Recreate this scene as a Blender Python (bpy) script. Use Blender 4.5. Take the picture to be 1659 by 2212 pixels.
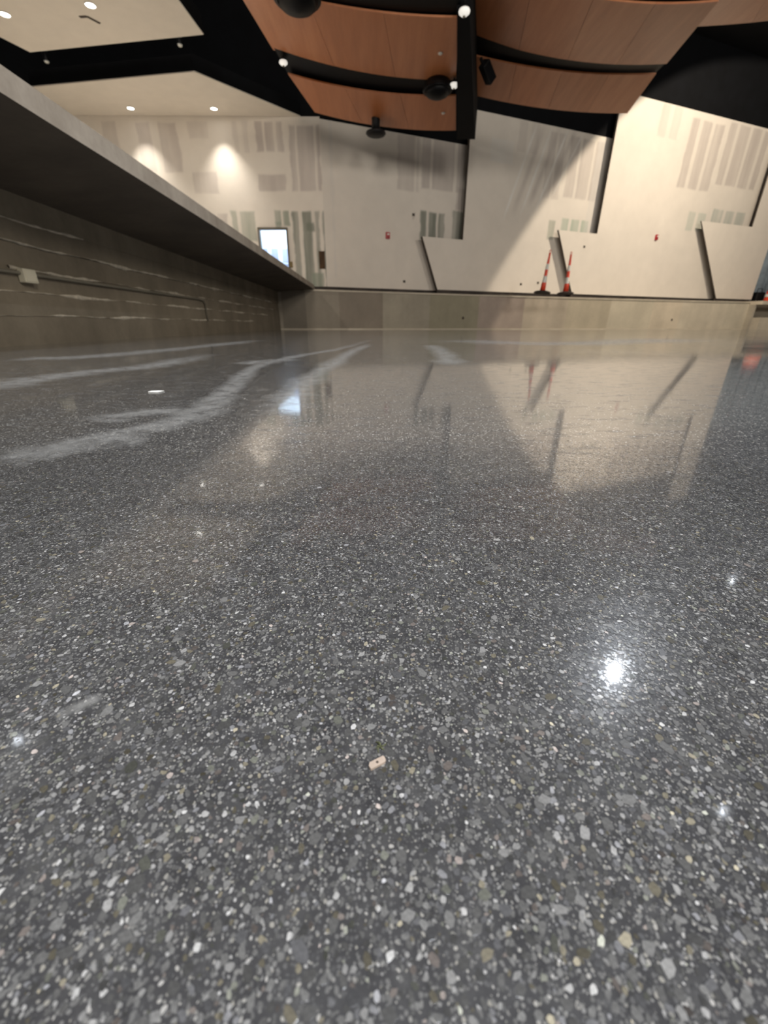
import bpy, bmesh, math, random
import numpy as np
from mathutils import Vector, Matrix, Euler

for o in list(bpy.data.objects):
    bpy.data.objects.remove(o, do_unlink=True)
SC = bpy.context.scene
COL = SC.collection
rng = np.random.default_rng(7)
random.seed(7)

# ------------------------------------------------------------------ camera
FPX, PITCH, ROLL, CAMH = 890.0, math.radians(24.5), 0.004, 0.155
CAM = Vector((0, 0, CAMH))
FW = Vector((0, math.cos(PITCH), -math.sin(PITCH)))
RT0 = Vector((1, 0, 0)); UP0 = RT0.cross(FW)
RT = RT0 * math.cos(ROLL) + UP0 * math.sin(ROLL)
UP = RT.cross(FW)
cd = bpy.data.cameras.new('camera'); cam = bpy.data.objects.new('camera', cd); COL.objects.link(cam)
m = Matrix.Identity(4)
for i in range(3):
    m[i][0] = RT[i]; m[i][1] = UP[i]; m[i][2] = -FW[i]; m[i][3] = CAM[i]
cam.matrix_world = m
cd.sensor_fit = 'HORIZONTAL'; cd.sensor_width = 36.0; cd.lens = FPX / 1659 * 36
cd.clip_start = 0.005; cd.clip_end = 200
cd.dof.use_dof = True; cd.dof.focus_distance = 0.30; cd.dof.aperture_fstop = 13
SC.camera = cam

# ------------------------------------------------------------------ world, exposure
SC.view_settings.view_transform = 'Standard'; SC.view_settings.look = 'None'
SC.view_settings.gamma = 1; SC.view_settings.use_curve_mapping = False
SC.view_settings.exposure = 0.2
w = bpy.data.worlds.new('world'); SC.world = w; w.use_nodes = True
w.node_tree.nodes['Background'].inputs[0].default_value = (0.90, 0.92, 1.0, 1)
w.node_tree.nodes['Background'].inputs[1].default_value = 0.035

# ------------------------------------------------------------------ main lamps
def aim(o, target, up=None):
    d = (Vector(target) - o.location).normalized()
    o.rotation_euler = d.to_track_quat('-Z', 'Y').to_euler()
def lamp(name, kind, loc, power, color=(1, 1, 1), target=None, **kw):
    l = bpy.data.lights.new(name, kind); l.energy = power; l.color = color
    for k, v in kw.items(): setattr(l, k, v)
    o = bpy.data.objects.new(name, l); COL.objects.link(o); o.location = loc
    if target is not None: aim(o, target)
    return o
WARM = (1.0, 0.86, 0.68); NEUT = (1.0, 0.93, 0.83); COOL = (0.86, 0.92, 1.0)
# unseen lamps added behind and beside the camera for soft general light
for (x, y, z, pw) in [(-1.0, -6, 6.5, 470), (6.5, -5, 6.5, 490), (13.5, -2, 6.8, 490)]:
    lamp('fill_light', 'AREA', (x, y, z), pw, NEUT, (x * .5 + 2, 10, 1.0), shape='DISK', size=2.6)
lamp('fill_light', 'SPOT', (1.5, -1.5, 8.0), 2700, (.90, .94, 1.0), (1.6, 2.0, 0), spot_size=math.radians(80), spot_blend=.7, shadow_soft_size=.5)  # unseen cool lamp added to brighten the pit floor
# stage profile spot with straight shutters, upper right, on the far walls
KEYPOS = Vector((12.2, 13.6, 8.7))
KEYW1, KEYW2 = Vector((7.50, 18.86, 6.35)), Vector((4.25, 17.75, 2.35))
KEYA = math.radians(58)
key = lamp('profile_spot', 'SPOT', KEYPOS, 2350, WARM, spot_size=2 * KEYA, spot_blend=0.04, shadow_soft_size=0.16)
key.data.use_square = True
a1 = (KEYW1 - KEYPOS).normalized(); a2 = (KEYW2 - KEYPOS).normalized()
mN = a1.cross(a2).normalized()
if mN.dot(Vector((12, 20, 3)) - KEYPOS) < 0: mN = -mN
e0 = (a1 + a2).normalized(); e1 = mN.cross(e0).normalized()
kd = (e0 * math.cos(KEYA) + mN * math.sin(KEYA)).normalized()
kz = -kd; ky = e1; kx = ky.cross(kz).normalized()
km = Matrix.Identity(4)
for i in range(3):
    km[i][0] = kx[i]; km[i][1] = ky[i]; km[i][2] = kz[i]; km[i][3] = KEYPOS[i]
key.matrix_world = km

# ------------------------------------------------------------------ measuring helpers (pixel of the survey photo -> point on a plane)
def ray(x, y): return FW + RT * ((x - 829.5) / FPX) - UP * ((y - 1106) / FPX)
def on_z(x, y, z):
    d = ray(x, y); return CAM + d * ((z - CAM.z) / d.z)
def on_y(x, y, Y):
    d = ray(x, y); return CAM + d * (Y / d.y)
def on_pl(x, y, p, n):
    d = ray(x, y); return CAM + d * ((Vector(p) - CAM).dot(n) / d.dot(n))
P0 = Vector((-2.116, 14.01, 0)); UU = Vector((.947, .3215, 0)).normalized(); NN = Vector((-UU.y, UU.x, 0))
def so(s, o, z=0): return P0 + UU * s + NN * o + Vector((0, 0, z))

# ------------------------------------------------------------------ object helpers
def link(name, me, mat=None, parent=None):
    o = bpy.data.objects.new(name, me); COL.objects.link(o)
    if mat is not None and len(me.materials) == 0: me.materials.append(mat)
    if parent is not None: o.parent = parent
    return o
def tag(o, label=None, cat=None, group=None, kind=None):
    if label: o['label'] = label
    if cat: o['category'] = cat
    if group: o['group'] = group
    if kind: o['kind'] = kind
    return o
def empty(name, loc, label, cat, group=None, kind=None):
    o = bpy.data.objects.new(name, None); COL.objects.link(o); o.location = loc
    o.empty_display_size = .1
    return tag(o, label, cat, group, kind)
def rel(o, parent):
    """parent keeping world coordinates of a mesh built in world space"""
    o.parent = parent; o.matrix_parent_inverse = Matrix.Translation(-Vector(parent.location))
    return o
def mesh(name, verts, faces, smooth=False):
    me = bpy.data.meshes.new(name)
    me.from_pydata([tuple(v) for v in verts], [], faces); me.update()
    if smooth:
        for p in me.polygons: p.use_smooth = True
    return me
def bm_mesh(name, bm, smooth=False):
    me = bpy.data.meshes.new(name); bm.normal_update(); bm.to_mesh(me); bm.free()
    if smooth:
        for p in me.polygons: p.use_smooth = True
    return me
def box_bm(bm, c, s, rot=None, bev=0.0):
    r = bmesh.ops.create_cube(bm, size=1.0)
    vs = r['verts']
    M = Matrix.Translation(Vector(c)) @ (rot.to_matrix().to_4x4() if rot else Matrix.Identity(4)) @ Matrix.Diagonal((*s, 1))
    bmesh.ops.transform(bm, matrix=M, verts=vs)
    if bev > 0:
        es = list({e for v in vs for e in v.link_edges})
        bmesh.ops.bevel(bm, geom=es, offset=bev, segments=2, affect='EDGES', profile=.6)
def box(name, c, s, mat, parent=None, rot=None, bev=0.0):
    bm = bmesh.new(); box_bm(bm, c, s, rot, bev); return link(name, bm_mesh(name, bm), mat, parent)
def lathe(name, prof, mat, parent=None, n=28, loc=(0, 0, 0), rot=None, smooth=True, capb=True, capt=True):
    vs = []; fs = []
    for r, z in prof:
        for k in range(n):
            a = 2 * math.pi * k / n; vs.append(Vector((r * math.cos(a), r * math.sin(a), z)))
    for i in range(len(prof) - 1):
        for k in range(n):
            k2 = (k + 1) % n
            fs.append((i * n + k, i * n + k2, (i + 1) * n + k2, (i + 1) * n + k))
    if capb: fs.append(tuple(reversed(range(n))))
    if capt: fs.append(tuple(range((len(prof) - 1) * n, len(prof) * n)))
    R = rot.to_matrix() if rot else Matrix.Identity(3)
    vs = [R @ v + Vector(loc) for v in vs]
    me = mesh(name, vs, fs, smooth)
    return link(name, me, mat, parent)
def tube(name, pts, r, mat, parent=None, n=8):
    bm = bmesh.new(); rings = []
    pts = [Vector(p) for p in pts]
    for i, p in enumerate(pts):
        t = (pts[min(i + 1, len(pts) - 1)] - pts[max(i - 1, 0)]).normalized()
        u = t.cross(Vector((0.01, 0.02, 1)))
        if u.length < .1: u = t.cross(Vector((1, 0, 0)))
        u.normalize(); v = t.cross(u)
        rings.append([bm.verts.new(p + u * r * math.cos(2 * math.pi * k / n) + v * r * math.sin(2 * math.pi * k / n)) for k in range(n)])
    for a, b in zip(rings, rings[1:]):
        for k in range(n): bm.faces.new((a[k], a[(k + 1) % n], b[(k + 1) % n], b[k]))
    bm.faces.new(rings[0]); bm.faces.new(rings[-1])
    bmesh.ops.recalc_face_normals(bm, faces=bm.faces)
    return link(name, bm_mesh(name, bm, True), mat, parent)
def prism(name, poly, d, mat, parent=None):
    """closed solid: polygon (world points) swept by vector d"""
    n = len(poly); d = Vector(d); vs = [Vector(p) for p in poly] + [Vector(p) + d for p in poly]
    bm = bmesh.new(); bv = [bm.verts.new(v) for v in vs]
    bm.faces.new(bv[:n]); bm.faces.new(list(reversed(bv[n:])))
    for i in range(n): bm.faces.new((bv[i], bv[n + i], bv[n + (i + 1) % n], bv[(i + 1) % n]))
    bmesh.ops.recalc_face_normals(bm, faces=bm.faces)
    return link(name, bm_mesh(name, bm), mat, parent)

# ------------------------------------------------------------------ materials
class NT:
    def __init__(s, name):
        s.m = bpy.data.materials.new(name); s.m.use_nodes = True
        s.t = s.m.node_tree; s.b = s.t.nodes['Principled BSDF']; s.out = s.t.nodes['Material Output']
    def n(s, typ, **kw):
        x = s.t.nodes.new(typ)
        for k, v in kw.items(): setattr(x, k, v)
        return x
    def l(s, a, b): s.t.links.new(a, b)
    def coord(s, scale=None, which='Object'):
        c = s.n('ShaderNodeTexCoord').outputs[which]
        if scale is None: return c
        mp = s.n('ShaderNodeMapping'); mp.inputs['Scale'].default_value = scale; s.l(c, mp.inputs[0]); return mp.outputs[0]
    def noise(s, scale, vec=None, detail=3, rough=.55):
        x = s.n('ShaderNodeTexNoise'); x.inputs['Scale'].default_value = scale; x.inputs['Detail'].default_value = detail; x.inputs['Roughness'].default_value = rough
        if vec is not None: s.l(vec, x.inputs['Vector'])
        return x.outputs['Fac']
    def ramp(s, fac, stops, interp='LINEAR'):
        r = s.n('ShaderNodeValToRGB'); e = r.color_ramp.elements; r.color_ramp.interpolation = interp
        while len(e) > 1: e.remove(e[-1])
        for i, (p, c) in enumerate(stops):
            el = e[0] if i == 0 else e.new(p)
            el.position = p; el.color = (*c, 1) if len(c) == 3 else c
        s.l(fac, r.inputs[0]); return r.outputs[0]
    def mix(s, f, a, b, typ='MIX'):
        x = s.n('ShaderNodeMix', data_type='RGBA', blend_type=typ)
        for sock, v in ((x.inputs[0], f), (x.inputs[6], a), (x.inputs[7], b)):
            if hasattr(v, 'is_linked'): s.l(v, sock)
            elif isinstance(v, (int, float)): sock.default_value = v
            else: sock.default_value = (*v, 1)
        return x.outputs[2]
    def math(s, op, a, b=None, c=None):
        x = s.n('ShaderNodeMath', operation=op)
        for i, v in enumerate((a, b, c)):
            if v is None: continue
            if hasattr(v, 'is_linked'): s.l(v, x.inputs[i])
            else: x.inputs[i].default_value = v
        return x.outputs[0]
    def mr(s, v, a, b, c, d):
        x = s.n('ShaderNodeMapRange'); s.l(v, x.inputs[0])
        for i, q in enumerate((a, b, c, d)): x.inputs[i + 1].default_value = q
        return x.outputs[0]
    def bump(s, hgt, strength=.3, dist=.01):
        x = s.n('ShaderNodeBump'); x.inputs['Strength'].default_value = strength; x.inputs['Distance'].default_value = dist
        s.l(hgt, x.inputs['Height']); s.l(x.outputs[0], s.b.inputs['Normal'])
    def set(s, **kw):
        for k, v in kw.items():
            i = s.b.inputs[k.replace('_', ' ')]
            if hasattr(v, 'is_linked'): s.l(v, i)
            elif isinstance(v, tuple) and len(v) == 3: i.default_value = (*v, 1)
            else: i.default_value = v
        return s
def plain(name, col, rough=.6, metal=0.0, var=.15, scale=6.0, **kw):
    t = NT(name); f = t.noise(scale, t.coord())
    c = t.ramp(f, [(.3, tuple(x * (1 - var) for x in col)), (.7, tuple(min(1, x * (1 + var)) for x in col))])
    t.set(Base_Color=c, Roughness=rough, Metallic=metal, **kw); return t.m
def emit(name, col, s):
    t = NT(name); t.set(Base_Color=(.8, .8, .8), Emission_Color=col, Emission_Strength=s); return t.m

def concrete(name, dark, light, scale=1.0, rough=.75, streak=True):
    t = NT(name); co = t.coord()
    a = t.noise(1.3 * scale, co, 5, .6); b = t.noise(14 * scale, co, 4, .6)
    st = t.noise(1.0, t.coord((1.2 * scale, 1.2 * scale, .15 * scale)), 3, .5)
    f = t.math('ADD', t.math('MULTIPLY', a, .5), t.math('MULTIPLY', st, .5))
    f = t.math('ADD', t.math('MULTIPLY', f, .85), t.math('MULTIPLY', b, .15))
    t.set(Base_Color=t.ramp(f, [(.36, dark), (.5, tuple((x + y) / 2 for x, y in zip(dark, light))), (.62, light)]), Roughness=rough)
    t.bump(b, .25, .006); return t.m
M = {}
M['pit'] = concrete('pit_concrete', (.27, .235, .185), (.47, .42, .34))
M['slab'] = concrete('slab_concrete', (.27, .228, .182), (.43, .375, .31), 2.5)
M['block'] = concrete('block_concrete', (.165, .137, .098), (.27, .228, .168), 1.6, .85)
M['mortar'] = plain('mortar', (.58, .52, .42), .9, var=.25, scale=20)
M['stage'] = concrete('stage_concrete', (.52, .48, .42), (.66, .61, .54), .7)
M['lip'] = concrete('lip_concrete', (.48, .42, .33), (.62, .55, .44), 2)
M['black'] = plain('black_paint', (.0028, .0032, .0045), .85, var=.3, scale=2, Specular_IOR_Level=.2)
M['blackgloss'] = plain('black_gloss_metal', (.004, .004, .005), .45, var=.2, Specular_IOR_Level=.15)
M['blackm'] = plain('black_plastic', (.006, .006, .007), .5, var=.2, Specular_IOR_Level=.3)
M['rubber'] = plain('black_rubber', (.03, .022, .018), .8)
M['soffit'] = plain('soffit_white', (.72, .66, .58), .8, var=.03, scale=3)
M['base'] = plain('dark_base_track', (.045, .035, .030), .8, var=.5, scale=3)
M['reveal'] = plain('shaded_reveal', (.075, .060, .048), .9, var=.2)  # drywall return faces, coloured dark to paint in their shade
M['white'] = plain('white_plastic', (.80, .78, .72), .4, var=.03)
M['cream'] = plain('cream_plastic', (.75, .70, .55), .4, var=.04)
M['red'] = plain('red_plastic', (.45, .02, .03), .4, var=.08)
M['orange'] = plain('orange_plastic', (.85, .075, .03), .45, var=.06)
M['conduit'] = plain('painted_conduit', (.22, .20, .155), .5, var=.1)
M['brown'] = plain('brown_void', (.075, .038, .015), .8, var=.3)
M['frame'] = plain('dark_door_frame', (.14, .12, .085), .6)
M['lamp'] = emit('lamp_lens', (1, .97, .90), 14)
M['lampcool'] = emit('lamp_lens_cool', (.86, .93, 1), 40)
M['lens'] = plain('white_lens', (.85, .83, .76), .15, var=.02)
M['glow'] = emit('lamp_glass', (1, .95, .85), .55)
M['blue'] = plain('blue_grey_cloth', (.28, .34, .40), .8, var=.25, scale=4)
M['roomwall'] = plain('daylit_wall', (.80, .86, .92), .8, var=.03)
M['pane'] = plain('lavender_pane', (.42, .46, .62), .5, var=.06)
M['rail'] = plain('grey_rail', (.24, .30, .42), .5)
M['tan'] = plain('tan_chip', (.42, .34, .28), .5, var=.1, scale=300)
M['olive'] = plain('olive_shred', (.10, .11, .05), .8, var=.3, scale=400)
M['paper'] = plain('white_paper', (.85, .85, .83), .5, var=.02)
M['hole'] = plain('dark_hole', (.06, .045, .035), .9)

# wood of the canopies: veneer with grain across the panel
t = NT('cherry_veneer'); co = t.coord((3.0, .25, 1))
g = t.noise(2.2, co, 6, .6); g2 = t.noise(30, t.coord((6, .4, 1)), 3, .6)
r = t.n('ShaderNodeObjectInfo').outputs['Random']
f = t.math('ADD', t.math('MULTIPLY', g, .6), t.math('MULTIPLY', g2, .25)); f = t.math('ADD', f, t.math('MULTIPLY', r, .15))
t.set(Base_Color=t.ramp(f, [(.3, (.40, .138, .050)), (.5, (.50, .185, .075)), (.72, (.60, .25, .112))]), Roughness=.38)
M['wood'] = t.m

# drywall: colour layer stored on the mesh (mud, bare board, green board, streaks of light), fine grain from noise
t = NT('mudded_drywall'); a = t.n('ShaderNodeAttribute', attribute_name='tone').outputs['Color']
nz = t.noise(2.0, t.coord(), 4, .6)
t.set(Base_Color=t.mix(1.0, a, t.ramp(nz, [(.3, (.94, .94, .94)), (.7, (1, 1, 1))]), 'MULTIPLY'), Roughness=.85)
t.bump(t.noise(25, t.coord(), 3), .08, .003)
M['dry'] = t.m

# polished concrete floor with fine exposed aggregate
t = NT('polished_concrete'); co = t.coord()
warp = t.n('ShaderNodeTexNoise'); warp.inputs['Scale'].default_value = 260; t.l(co, warp.inputs['Vector'])
va = t.n('ShaderNodeVectorMath', operation='SCALE'); t.l(warp.outputs['Color'], va.inputs[0]); va.inputs['Scale'].default_value = .0022
vb = t.n('ShaderNodeVectorMath', operation='ADD'); t.l(co, vb.inputs[0]); t.l(va.outputs[0], vb.inputs[1])
def grains(scale, lo, hi):
    v = t.n('ShaderNodeTexVoronoi'); v.voronoi_dimensions = '2D'; v.inputs['Scale'].default_value = scale; t.l(vb.outputs[0], v.inputs['Vector'])
    sep = t.n('ShaderNodeSeparateColor'); t.l(v.outputs['Color'], sep.inputs[0])
    rad = t.mr(sep.outputs[0], 0, 1, lo, hi)
    inside = t.mr(t.math('SUBTRACT', rad, v.outputs['Distance']), -.04, .04, 0, 1)
    return inside, sep.outputs[1], sep.outputs[2]
i1, r1, q1 = grains(310, .08, .52)
i2, r2, q2 = grains(700, .0, .50)
spx = t.n('ShaderNodeSeparateXYZ'); t.l(co, spx.inputs[0])
i1 = t.math('MULTIPLY', i1, t.mr(spx.outputs[1], .36, .62, 0, 1))      # nearer grains are modelled
big = t.noise(3.0, co, 4, .6); mid = t.noise(60, co, 4, .65)
mat_col = t.ramp(t.math('ADD', t.math('MULTIPLY', mid, .75), t.math('MULTIPLY', big, .25)), [(.3, (.026, .026, .029)), (.5, (.048, .048, .051)), (.7, (.085, .085, .086))])
stone = [(0, (.07, .07, .073)), (.35, (.13, .13, .132)), (.62, (.22, .218, .212)), (.80, (.32, .315, .30)), (.90, (.40, .385, .34)), (1, (.62, .61, .59))]
c = t.mix(t.math('MULTIPLY', i2, .6), mat_col, t.ramp(r2, stone))
c = t.mix(i1, c, t.ramp(r1, stone))
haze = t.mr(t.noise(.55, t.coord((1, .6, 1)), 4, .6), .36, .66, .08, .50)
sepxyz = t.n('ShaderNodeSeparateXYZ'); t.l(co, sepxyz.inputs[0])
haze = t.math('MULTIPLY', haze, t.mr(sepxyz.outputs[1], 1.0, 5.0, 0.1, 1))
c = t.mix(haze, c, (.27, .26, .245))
rg = t.mr(t.noise(1.1, co, 4, .6), .3, .7, .035, .095)
fl = t.mr(t.noise(28, t.coord((.6, 1.5, 1)), 4, .6), .53, .62, 0, 1)
t.set(Base_Color=c, Roughness=.27, Specular_IOR_Level=.42, Coat_Weight=t.math('SUBTRACT', 1.0, t.math('MULTIPLY', fl, .55)), Coat_Roughness=rg)
t.bump(t.math('ADD', t.noise(120, co, 3), t.math('ADD', t.math('MULTIPLY', t.noise(2.2, co, 2), 1.5), t.math('MULTIPLY', t.noise(26, t.coord((.7, 1.3, 1)), 3), 7.0))), .05, .0025)
M['floor'] = t.m
t = NT('aggregate'); a = t.n('ShaderNodeAttribute', attribute_name='tone').outputs['Color']
nz = t.noise(900, t.coord(), 3, .6)
t.set(Base_Color=t.mix(1.0, a, t.ramp(nz, [(.3, (.72, .72, .72)), (.7, (1.1, 1.1, 1.1))]), 'MULTIPLY'), Roughness=.27, Specular_IOR_Level=.42, Coat_Weight=.8, Coat_Roughness=t.mr(t.noise(420, t.coord(), 2), .35, .65, .035, .16))
M['agg'] = t.m
# dried slurry on the floor: pale, patchy, thin film
t = NT('dried_slurry'); uv = t.n('ShaderNodeUVMap').outputs[0]; sp = t.n('ShaderNodeSeparateXYZ'); t.l(uv, sp.inputs[0])
edge = t.math('SUBTRACT', 1.0, t.math('ABSOLUTE', t.math('SUBTRACT', t.math('MULTIPLY', sp.outputs[1], 2.0), 1.0)))
endf = t.math('MULTIPLY', t.mr(sp.outputs[0], 0, .12, 0, 1), t.mr(sp.outputs[0], .85, 1, 1, 0))
nz = t.noise(22, t.coord(), 5, .7)
fac = t.math('MULTIPLY', t.mr(edge, 0.05, .75, 0, 1), t.mr(nz, .34, .56, .12, 1)); fac = t.math('MULTIPLY', t.math('MULTIPLY', fac, endf), .33)
tr = t.n('ShaderNodeBsdfTransparent'); mx = t.n('ShaderNodeMixShader')
t.set(Base_Color=(.46, .46, .45), Roughness=.5)
t.l(fac, mx.inputs[0]); t.l(tr.outputs[0], mx.inputs[1]); t.l(t.b.outputs[0], mx.inputs[2]); t.l(mx.outputs[0], t.out.inputs[0])
M['slurry'] = t.m

# ================================================================== STRUCTURE
# ---- floor of the pit
PIT = [Vector((-3.14, 13.59, 0)), Vector((-2.116, 14.01, 0)), Vector((.427, 15.041, 0)), Vector((3.9, 16.38, 0)), Vector((7.529, 17.611, 0)), Vector((11.6, 18.92, 0)), Vector((15.904, 20.128, 0))]
def lwx(y): return -2.675 - .0432 * (y - 3.078)
fl = mesh('floor', [(lwx(-4) - .3, -4, 0), (20, -4, 0), (20, 21.5, 0), (15.9, 20.4, 0), (7.5, 17.9, 0), (-2.1, 14.3, 0), (-3.4, 13.8, 0)], [(0, 1, 2, 3, 4, 5, 6)])
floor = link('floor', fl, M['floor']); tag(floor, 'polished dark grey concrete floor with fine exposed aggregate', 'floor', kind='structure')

# ---- pit wall at the far side (cast concrete, slightly curved), with light lip and foot strip
def ribbon_wall(name, pts, z0, z1, thick, mat, parent=None):
    n = len(pts); vs = []; fs = []
    offs = []
    for i in range(n):
        d = (pts[min(i + 1, n - 1)] - pts[max(i - 1, 0)]).normalized(); offs.append(Vector((-d.y, d.x, 0)) * thick)
    for p, o in zip(pts, offs):
        for q in (p, p + o):
            vs += [Vector((q.x, q.y, z0)), Vector((q.x, q.y, z1))]
    for i in range(n - 1):
        a = i * 4; b = a + 4
        fs += [(a, b, b + 1, a + 1), (a + 1, b + 1, b + 3, a + 3), (a + 3, b + 3, b + 2, a + 2), (a + 2, b + 2, b, a)]
    fs += [(0, 1, 3, 2), ((n - 1) * 4, (n - 1) * 4 + 2, (n - 1) * 4 + 3, (n - 1) * 4 + 1)]
    return link(name, mesh(name, vs, fs), mat, parent)
def smooth_line(pts, k=6):
    out = []
    for i in range(len(pts) - 1):
        p0 = pts[max(i - 1, 0)]; p1 = pts[i]; p2 = pts[i + 1]; p3 = pts[min(i + 2, len(pts) - 1)]
        for j in range(k):
            u = j / k
            out.append(.5 * ((2 * p1) + (p2 - p0) * u + (2 * p0 - 5 * p1 + 4 * p2 - p3) * u * u + (3 * p1 - p0 - 3 * p2 + p3) * u ** 3))
    out.append(pts[-1]); return out
PITS = smooth_line(PIT)
wf = ribbon_wall('wall_front', PITS, -.05, 1.055, .30, M['pit']); tag(wf, 'cast concrete pit wall at the far side', 'wall', kind='structure')
lip = ribbon_wall('coping', [p + Vector((.01, -.03, 0)) for p in PITS[5:]], 1.055, 1.10, .33, M['lip'], wf)
foot = ribbon_wall('foot_strip', [p + Vector((.008, -.025, 0)) for p in PITS], 0.0, .028, .05, M['lip'], wf)
# formwork panels: shallow proud plates, own tones, paler rightwards to paint in the light
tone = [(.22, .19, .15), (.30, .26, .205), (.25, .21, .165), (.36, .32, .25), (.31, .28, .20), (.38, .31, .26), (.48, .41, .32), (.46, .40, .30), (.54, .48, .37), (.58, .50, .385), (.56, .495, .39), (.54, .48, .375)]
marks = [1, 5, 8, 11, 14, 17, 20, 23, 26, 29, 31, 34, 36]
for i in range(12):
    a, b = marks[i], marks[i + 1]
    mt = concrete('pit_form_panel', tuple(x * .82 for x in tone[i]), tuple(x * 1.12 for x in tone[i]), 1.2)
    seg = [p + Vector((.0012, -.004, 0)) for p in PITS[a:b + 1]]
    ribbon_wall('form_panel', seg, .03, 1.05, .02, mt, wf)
def pit_pt(px, py):
    for i in range(len(PITS) - 1):
        a, b = PITS[i], PITS[i + 1]; d = (b - a).normalized(); n = Vector((-d.y, d.x, 0))
        p = on_pl(px, py, a, n)
        tt = (p - a).dot(d)
        if 0 <= tt <= (b - a).length: return p, n
for px, py in [(1000, 687), (1451, 691)]:
    p, n = pit_pt(px, py)
    q = Vector((0, 0, 1)).rotation_difference(-n)
    lathe('tie_hole', [(.045, -.01), (.045, .006), (.03, .008)], M['hole'], wf, 14, p - n * .004, q.to_euler())

# right end of the pit: return with overhanging slab and plinth
E0 = PIT[-1]
rb = empty('platform', (E0.x, E0.y, 0), 'concrete platform end with overhanging top and recess at right of pit wall', 'platform', kind='structure')
dU = (PIT[-1] - PIT[-2]).normalized(); dN = Vector((-dU.y, dU.x, 0))
def loc_poly(u0, u1, n0, n1, z): return [E0 + dU * u0 + dN * n0 + Vector((0, 0, z)), E0 + dU * u1 + dN * n0 + Vector((0, 0, z)), E0 + dU * u1 + dN * n1 + Vector((0, 0, z)), E0 + dU * u0 + dN * n1 + Vector((0, 0, z))]
rel(prism('top_slab', loc_poly(.02, 4, -.5, 1.5, .98), (0, 0, .14), M['lip']), rb)
rel(prism('recess_wall', loc_poly(.05, 4, .35, .5, 0), (0, 0, .98), M['pit']), rb)
rel(prism('side_wall', loc_poly(.0, .10, -.25, .5, 0), (0, 0, .98), M['pit']), rb)
rel(prism('plinth', loc_poly(.25, 4, -.45, .35, 0), (0, 0, .48), M['lip']), rb)

# ---- left block wall, in courses, under the overhanging apron slab
wl = empty('wall_left', (lwx(-4), -4, 0), 'dark concrete block wall under the stage overhang', 'wall', kind='structure')
zc = [0, .205, .362, .515, .690, .835, 1.06]
YE = 13.62
for i in range(6):
    off = [0, .004, -.003, -.014, .003, .006][i]
    a = Vector((lwx(-4) + off, -4, zc[i])); b = Vector((lwx(YE) + off, YE, zc[i]))
    k = Vector((-.3, 0, 0)); hh = zc[i + 1] - zc[i] - .0015
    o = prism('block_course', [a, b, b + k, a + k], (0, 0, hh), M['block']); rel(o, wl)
o = prism('joint_backing', [Vector((lwx(-4) - .02, -4, 0)), Vector((lwx(YE) - .02, YE, 0)), Vector((lwx(YE) - .2, YE, 0)), Vector((lwx(-4) - .2, -4, 0))], (0, 0, 1.0), M['mortar']); rel(o, wl)
rs = random.Random(3)
for zi, y0, y1, seed in ((.205, 2.6, 10.6, 1), (.362, 2.4, 12.0, 2), (.515, 3.4, 12.8, 3), (.690, 3.0, 12.6, 4), (.835, 3.2, 4.4, 5)):
    ya = np.linspace(y0, y1, int((y1 - y0) / .05)); wn = sum(np.sin(ya * f_ + rs.uniform(0, 6)) * a_ for f_, a_ in ((2.6, .5), (6.1, .5), (13.0, .35), (31.0, .25)))
    wd = np.clip(.0075 + .012 * wn, .0015, .024); zj = zi + np.array([rs.uniform(-.002, .002) for _ in ya]) + .004 * np.sin(ya * 5 + seed)
    bm = bmesh.new(); prev = None
    for y, wdt, z in zip(ya, wd, zj):
        x = lwx(y) + .007
        ring = [bm.verts.new((x - .014, y, z - wdt)), bm.verts.new((x, y, z - wdt * .5)), bm.verts.new((x + .002, y, z + wdt * .5)), bm.verts.new((x - .014, y, z + wdt))]
        if prev:
            for q in range(3): bm.faces.new((prev[q], prev[q + 1], ring[q + 1], ring[q]))
        prev = ring
    bmesh.ops.recalc_face_normals(bm, faces=bm.faces)
    rel(link('mortar_smear', bm_mesh('mortar_smear', bm, True), M['mortar']), wl)

# apron slab with tapered underside
def slx(y): return -2.116 - .033 * (y - 14.01)
ys = [-4, 14.012]
vs = []
for y in ys:
    vs += [(slx(y), y, 1.10), (slx(y), y, 1.215), (-16, y, 1.215), (-16, y, .95), (lwx(y) - .25, y, .985)]
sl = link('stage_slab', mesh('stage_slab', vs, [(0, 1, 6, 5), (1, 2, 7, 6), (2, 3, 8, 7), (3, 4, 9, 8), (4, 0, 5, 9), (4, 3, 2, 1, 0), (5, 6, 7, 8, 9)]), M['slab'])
sl.data.materials.append(concrete('shaded_underside', (.07, .055, .040), (.12, .095, .07), 1.5)); sl.data.polygons[4].material_index = 1; sl.data.polygons[3].material_index = 1  # underside coloured darker to paint in the shade below the slab
sl.data.materials.append(M['stage']); sl.data.polygons[1].material_index = 2  # unseen top face made paler, as added bounce for the soffits
tag(sl, 'overhanging concrete stage slab with thin edge along the left', 'slab', kind='structure')
# stage deck behind the pit wall
dk = prism('stage_deck', [Vector((-16, 14.03, .9)), Vector((-2.116, 14.05, .9))] + [Vector((p.x, p.y + .04, .9)) for p in PITS[7:]] + [Vector((26, 23, .9)), Vector((24, 30, .9)), Vector((-16, 21, .9))], (0, 0, .195), M['stage'])
tag(dk, 'pale concrete deck between pit wall and drywall', 'floor', kind='structure')

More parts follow.
